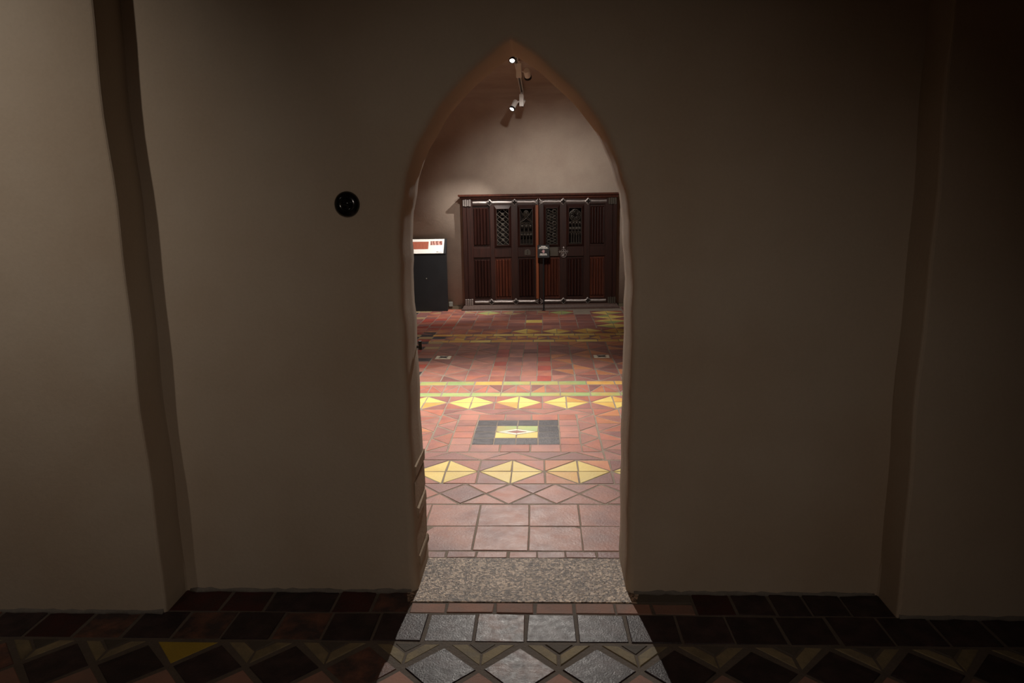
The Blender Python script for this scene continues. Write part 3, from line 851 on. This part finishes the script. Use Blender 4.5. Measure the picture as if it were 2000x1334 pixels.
    RL = leaf(-0.043, 1.062, ('flame', 'rose', 'linen'), ('wood_red', 'wood', 'wood_red'), [(-0.043, 0.028), (0.268, 0.370), (0.630, 0.720), (0.948, 1.062)])
    box('cover_strip', -0.094, -0.052, -0.018, 0.0, 0.16, 1.57, 'wood_orange', LL, 0.006)
    # iron straps
    def strap(par, xh, xt, z, s):
        """from hinge at xh to forked tip at xt; s is the direction towards the tip"""
        root = None
        bm = bmesh.new()
        hgt = 0.021
        xa, xb = sorted((xh + s * 0.03, xt - s * 0.045))
        n_ = 10; g = []
        for i in range(n_ + 1):
            x = xa + (xb - xa) * i / n_; dz = 0.002 * math.sin(i * 1.9)
            g.append([bm.verts.new((x, y_, z + k_ * hgt + dz)) for y_, k_ in ((0.0, -1), (-0.007, -.85), (-0.013, 0), (-0.007, .85), (0.0, 1))])
        for A, B in zip(g, g[1:]):
            for k_ in range(4): bm.faces.new((A[k_], A[k_ + 1], B[k_ + 1], B[k_]))
            bm.faces.new((A[4], A[0], B[0], B[4]))
        bm.faces.new(g[0]); bm.faces.new(g[-1][::-1])
        o = mesh_obj('iron_strap', bm, 'iron', par)
        # forked tip
        for q in (-1, 1):
            tube_pts = [(xt - s * 0.060, -0.008, z + q * .006), (xt - s * 0.035, -0.009, z + q * .014), (xt - s * 0.015, -0.009, z + q * .030), (xt - s * .006, -0.007, z + q * .052)]
            bm = bmesh.new(); tube(bm, tube_pts, [.011, .010, .008, .003], 6)
            tube(bm, [(xt - s * 0.035, -0.009, z + q * .008), (xt - s * .004, -0.008, z + q * 0.004)], [.008, .004], 6)
            mesh_obj('strap_tip', bm, 'iron', par)
        return o
    def rosette(par, x, z, a_=0.056):
        bm = bmesh.new(); n_ = 32; A, B, C_, D_ = [], [], [], []
        for i in range(n_):
            t = 2 * math.pi * i / n_; c_, s_ = math.cos(t), math.sin(t)
            ro = a_ / (abs(c_) + abs(s_)); ri = 0.033 * (0.42 + 0.58 * abs(math.cos(2 * t)) ** .7)
            ri = min(ri, ro * .82)
            A.append(bm.verts.new((x + ro * c_, 0.0, z + ro * s_))); B.append(bm.verts.new((x + ro * .97 * c_, -0.012, z + ro * .97 * s_)))
            C_.append(bm.verts.new((x + ri * c_, -0.017, z + ri * s_))); D_.append(bm.verts.new((x + ri * c_, -0.0145, z + ri * s_)))
        for P_, Q in ((A, B), (B, C_), (C_, D_)):
            for i in range(n_): bm.faces.new((P_[i], P_[(i + 1) % n_], Q[(i + 1) % n_], Q[i]))
        mesh_obj('strap_rosette', bm, 'iron', par)
        bm = bmesh.new()
        v = [bm.verts.new((x + .034 * math.cos(2 * math.pi * i / 16), -0.0142, z + .034 * math.sin(2 * math.pi * i / 16))) for i in range(16)]
        bm.faces.new(v); mesh_obj('rosette_hole', bm, 'void', par)
    def hinge(par, xa, xb, z, fancy):
        bm = bmesh.new(); n_ = 4
        for i in range(n_):
            p0 = xa + (xb - xa) * i / n_; p1 = xa + (xb - xa) * (i + 1) / n_
            tp = 0.048 + (0.004 if i % 2 else 0.0)
            bbox(bm, p0 + .001, p1 - .001, -0.022 if i % 2 else -0.017, 0.0, z - tp, z + tp, 0.004)
        mesh_obj('strap_hinge', bm, 'iron_dark' if fancy else 'iron', par)
    for (par, xh, xt, s, qs) in ((LL, -1.06, -0.05, 1, (-0.779, -0.405)), (RL, 1.00, -0.04, -1, (0.32, 0.692))):
        for z, ha, hb in ((1.612, None, None), (0.122, None, None)):
            strap(par, xh, xt, z, s)
            for q in qs: rosette(par, q, z)
            if s > 0: hinge(par, -1.18, -1.055, z, False)
            else: hinge(par, 0.995, 1.12, z, True)
    # latch plate on the left leaf
    bm = bmesh.new(); pts = [(-0.265, 0.83), (-0.175, 0.83), (-0.175, 0.885), (-0.185, 0.905), (-0.22, 0.918), (-0.255, 0.905), (-0.265, 0.885)]
    A = [bm.verts.new((x, 0.0, z)) for x, z in pts]; B = [bm.verts.new((x, -0.006, z)) for x, z in pts]
    bm.faces.new(B)
    for i in range(len(pts)): bm.faces.new((A[i], A[(i + 1) % len(pts)], B[(i + 1) % len(pts)], B[i]))
    tube(bm, [(-0.22, -0.004, 0.845), (-0.22, -0.022, 0.86), (-0.22, -0.022, 0.885), (-0.22, -0.004, 0.895)], 0.006, 6)
    mesh_obj('latch_plate', bm, 'iron_dark', LL)
    # lock plate behind the sign, on the right leaf
    box('lock_plate', 0.07, 0.245, -0.010, 0.0, 0.805, 0.940, 'iron_dark', RL, 0.004)
    # ring handle with fleurons
    bm = bmesh.new(); c_ = (0.325, 0.872)
    for q in range(4):
        t = q * math.pi / 2 + math.pi / 2
        dx_, dz_ = math.cos(t), math.sin(t)
        tube(bm, [(c_[0] + dx_ * f, -0.006, c_[1] + dz_ * f) for f in (0.0, 0.03, 0.055, 0.078)], [.010, .007, .010, .003], 6)
        for s in (-1, 1):
            tube(bm, [(c_[0] + dx_ * .05, -0.006, c_[1] + dz_ * .05), (c_[0] + dx_ * .06 - s * dz_ * .015, -0.006, c_[1] + dz_ * .06 + s * dx_ * .015), (c_[0] + dx_ * .052 - s * dz_ * .024, -0.006, c_[1] + dz_ * .052 + s * dx_ * .024)], [.006, .006, .003], 5)
    tube(bm, [(c_[0] + .036 * math.cos(2 * math.pi * i / 20), -0.010, c_[1] + .036 * math.sin(2 * math.pi * i / 20)) for i in range(20)], 0.006, 6, True)
    tube(bm, [(c_[0] + .040 * math.cos(2 * math.pi * i / 20), -0.020, c_[1] - 0.045 + .040 * math.sin(2 * math.pi * i / 20)) for i in range(20)], 0.006, 6, True)
    mesh_obj('ring_handle', bm, 'iron', RL)
door_builder()

# baseboards at the foot of the far wall
bb = box('baseboard_left', -3.6, -1.25, DY + 0.135, DY + 0.168, -0.004, 0.045, 'skirt')
bb.rotation_euler = (0, 0, DA); bb.location = (0, 0, 0)
for o, xa, xb in ((bb, -3.6, -1.25),):
    me = o.data
    for v in me.vertices: v.co.y -= DY
    o.location = (0, DY, 0)
tag(bb, 'low brown baseboard on the far wall', kind='structure')
bb2 = box('baseboard_right', 1.19, 3.4, 0.135, 0.168, -0.004, 0.045, 'skirt'); bb2.location = (0, DY, 0); bb2.rotation_euler = (0, 0, DA)
tag(bb2, 'low brown baseboard right of the carved door', kind='structure')

# ------------------------------------------------------------------ information lectern
def lectern():
    R = empty('information_lectern', (-1.85, 8.0, 0))
    tag(R, 'black information lectern with slanted white panel left of the carved door', 'lectern')
    x0, x1 = -0.42, 0.405
    yf, yb = 0.02, 0.17
    zf, zt = 0.868, 1.085
    bm = bmesh.new()
    prf = [(yf, 0.0), (yf, zf), (yf - .012, zf + .006), (yb + 0.02, zt), (yb + 0.03, zt - .02), (yb - .03, zf - .06), (yb - .05, 0.0)]
    A = [bm.verts.new((x0, y_, z_)) for y_, z_ in prf]; B = [bm.verts.new((x1, y_, z_)) for y_, z_ in prf]
    n = len(prf)
    for k_ in range(n): bm.faces.new((A[k_], A[(k_ + 1) % n], B[(k_ + 1) % n], B[k_]))
    bm.faces.new(A); bm.faces.new(B)
    mesh_obj('stand_body', bm, 'blackpaint', R)
    p0 = Vector((0, yf - .012, zf + .006)); p1 = Vector((0, yb + .02, zt)); dv = p1 - p0; nv = Vector((0, -dv.z, dv.y)).normalized()
    def sheet(name, xa, xb, ta, tb, lift, mat, th_=0.003):
        # t from the top edge down
        bm = bmesh.new(); q = []
        for h in (0.0, th_):
            for x, t in ((xa, tb), (xb, tb), (xb, ta), (xa, ta)):
                q.append(bm.verts.new(p1 - dv * t + nv * (lift + h) + Vector((x, 0, 0))))
        for f in ((0, 3, 2, 1), (4, 5, 6, 7), (0, 1, 5, 4), (1, 2, 6, 5), (2, 3, 7, 6), (3, 0, 4, 7)): bm.faces.new([q[i] for i in f])
        return mesh_obj(name, bm, mat, par)
    par = R
    pan = sheet('text_panel', x0 + .012, x1 - .034, 0.02, 0.985, 0.0008, 'paper')
    par = pan
    xr = x1 - .034
    sheet('photograph', xr - .62, xr - .235, 0.19, 0.70, 0.004, 'photo_a', 0.0008)
    sheet('photograph', xr - .21, xr - .027, 0.16, 0.43, 0.004, 'photo_b', 0.0008)
    x = xr - .105
    for wd, hh in ((.012, .075), (.010, .075), (.016, .03), (.012, .03), (.014, .03)):
        sheet('lettering', x, x + wd, 0.93 - hh, 0.93, 0.004, 'ink', 0.0006); x += wd + .005
    bm = bmesh.new(); lathe(bm, [(0, 0.006), (.007, .005), (.009, 0), (.009, -.002)], 12, Matrix.Translation((0.10, yf, 0.50)) @ Matrix.Rotation(math.radians(90), 4, 'X'))
    mesh_obj('lock', bm, 'greyplastic', R)
lectern()
sk = box('wall_socket', -0.03, 0.03, -0.03, 0.0, 0.0, 0.075, 'greyplastic', None, 0.004)
sk.location = (-1.415, 8.15 + 0.135 - 1.415 * math.tan(DA) + .0, 0.045); sk.rotation_euler = (0, 0, DA)
tag(sk, 'small grey socket box at the wall foot beside the lectern', 'socket')

# ------------------------------------------------------------------ notice on a post in front of the door
def notice():
    R = empty('notice_stand', (0.018, 8.005, 0))
    tag(R, 'small black notice on a thin post in front of the carved door', 'sign')
    bm = bmesh.new(); lathe(bm, [(0, 0), (.03, 0), (.03, .005), (.014, .009), (0, .009)], 20); mesh_obj('base_plate', bm, 'blackpaint', R)
    bm = bmesh.new(); tube(bm, [(0, 0, .008), (0, 0, .84)], 0.0085, 10); mesh_obj('post', bm, 'blackpaint', R)
    bd = box('notice_board', -0.086, 0.092, -0.022, -0.010, 0.795, 0.985, 'blackpaint', R, 0.003)
    Y0 = -0.0235
    def words(z, h, x0, x1, n):
        bm = bmesh.new(); x = x0; rr = random.Random(int(z * 1000))
        while x < x1 - .004:
            wd = rr.uniform(.006, .014)
            bbox(bm, x, min(x + wd, x1), Y0, Y0 + .002, z + rr.uniform(-.001, .001), z + h + rr.uniform(-.001, .001)); x += wd + .0025
        mesh_obj('lettering', bm, 'paper', bd)
    words(0.960, .009, -0.030, 0.034, 4); words(0.945, .010, -0.058, 0.062, 8); words(0.929, .007, -0.068, 0.072, 9)
    words(0.848, .009, -0.048, 0.052, 6); words(0.831, .010, -0.054, 0.056, 7)
    # hand symbol: palm with five fingers
    bm = bmesh.new()
    lathe(bm, [(0, 0.002), (.016, .002), (.016, 0), (0, 0)], 18, Matrix.Translation((0.004, Y0 + .002, 0.884)) @ Matrix.Rotation(math.radians(90), 4, 'X'))
    for x, h in ((-.011, .024), (-.003, .029), (.006, .028), (.014, .022)): bbox(bm, 0.002 + x - .003, 0.002 + x + .003, Y0, Y0 + .002, 0.886, 0.886 + h)
    v = [bm.verts.new((a, Y0, b)) for a, b in ((-0.012, 0.878), (-0.006, 0.872), (-0.022, 0.896), (-0.028, 0.892))]
    bm.faces.new(v)
    mesh_obj('hand_symbol', bm, 'pink', bd)
notice()

# ------------------------------------------------------------------ track lighting of the far room
def track():
    R = empty('lighting_track', (-0.243, 5.9, 2.985))
    tag(R, 'white ceiling lighting track seen under the arch apex', 'track light')
    for s in (-1, 1): box('rail', s * .0165 - .004, s * .0165 + .004, -1.6, 1.05, 0.0, 0.030, 'whitemetal', R, 0.001)
    box('rail_back', -.0125, .0125, -1.598, 1.048, 0.026, 0.046, 'greyplastic', R)
    for y_ in (-1.606, 1.056): box('end_cap', -.021, .021, y_ - .008, y_ + .008, -0.001, .032, 'whitemetal', R, .002)
track()

def spotlight(label, box_c, head_c, aim, power, size, blend, head_len=.10, boxdim=(.05, .04, .14), r=0.033, rad=0.02, col=(1, 0.93, 0.85), group='ceiling track spotlights'):
    R = empty('track_spotlight', (box_c[0], box_c[1], box_c[2]))
    tag(R, label, 'spotlight', group)
    bx_, by_, bz_ = boxdim
    box('adapter_box', -bx_ / 2, bx_ / 2, -by_ / 2, by_ / 2, -bz_, 0, 'whitemetal', R, .004)
    box('track_clip', -.011, .011, -.018, .018, -.002, 2.986 - box_c[2], 'whitemetal', R, .001)
    hc = Vector(head_c) - Vector(box_c)
    d = (Vector(aim) - Vector(head_c)).normalized()
    q = d.to_track_quat('Z', 'Y').to_matrix().to_4x4()
    Mx = Matrix.Translation(hc) @ q
    bm = bmesh.new(); lathe(bm, [(0, -head_len / 2), (r * .9, -head_len / 2), (r, -head_len / 2 + .006), (r, head_len / 2 - .018), (r * .96, head_len / 2 - .016), (0, head_len / 2 - .016)], 20, Mx)
    hd = mesh_obj('lamp_head', bm, 'whitemetal', R)
    for p in hd.data.polygons: p.use_smooth = len(p.vertices) == 4 and False
    bm = bmesh.new(); lathe(bm, [(r * .97, head_len / 2 - .018), (r * 1.14, head_len / 2 - .016), (r * 1.16, head_len / 2 + .008), (r * .86, head_len / 2 + .008), (r * .84, head_len / 2 - .004), (0, head_len / 2 - .008)], 20, Mx)
    mesh_obj('bezel', bm, 'blackpaint', R)
    bm = bmesh.new(); lathe(bm, [(0, head_len / 2 + .003), (r * .83, head_len / 2 + .001), (r * .83, head_len / 2 - .003)], 20, Mx)
    mesh_obj('lens', bm, 'lens', R)
    bm = bmesh.new(); tube(bm, [(bx_ * .0, 0, -bz_ * .45), hc * .55 + Vector((0, 0, -bz_ * .2)), hc - d * head_len * .2], .008, 8); mesh_obj('swivel_arm', bm, 'whitemetal', R)
    tip = hc + d * (head_len / 2 + .02)
    o = spot('lamp_light', tip, tip + d, power, size, blend, col, rad, R)
    return R
# nearest head: shines back towards the archway
spotlight('glowing track spotlight half hidden behind the arch apex', (-0.232, 4.36, 2.975), (-0.262, 4.34, 2.945), (-0.45, 1.8, 0.0), 560, 108, 0.95, boxdim=(.045, .04, .03), r=0.026)
# head seen from behind: washes the far wall
spotlight('track spotlight seen from behind aimed at the far wall', (-0.218, 4.80, 2.968), (-0.135, 4.80, 2.868), (0.30, 8.2, 0.9), 320, 74, 1.0, boxdim=(.055, .05, .135))
# end head with glowing lens
spotlight('track spotlight at the rail end with glowing lens tilted left', (-0.250, 6.86, 2.968), (-0.345, 6.84, 2.835), (-0.95, 6.05, 1.55), 100, 120, 0.9, head_len=.13, boxdim=(.055, .045, .150))
# head behind it, turned down on the door
spotlight('track spotlight behind the rail end lamp turned down on the door', (-0.243, 7.02, 2.975), (-0.243, 7.03, 2.89), (-1.65, 8.1, 0.35), 430, 58, 1.0, head_len=.08, boxdim=(.045, .04, .05))

# ------------------------------------------------------------------ round switch on the near wall
def switch():
    R = empty('rotary_switch', (-0.737, 0.0, 1.606))
    tag(R, 'round black rotary light switch on the plaster wall left of the arch', 'light switch')
    Mx = Matrix.Rotation(math.radians(90), 4, 'X')
    bm = bmesh.new(); lathe(bm, [(0, -0.001), (.0475, -0.001), (.0485, .006), (.046, .015), (.040, .021), (.030, .0245), (.022, .026), (.020, .024), (0, .024)], 40, Mx)
    mesh_obj('switch_cover', bm, 'bakelite', R, True)
    bm = bmesh.new(); lathe(bm, [(.019, .022), (.019, .029), (.017, .032), (0, .033)], 32, Mx); mesh_obj('dial', bm, 'bakelite', R, True)
    kn = box('knob', -.017, .017, -.046, -.031, -.005, .005, 'bakelite', R, .003)
    kn.rotation_euler = (0, math.radians(12), 0)
switch()
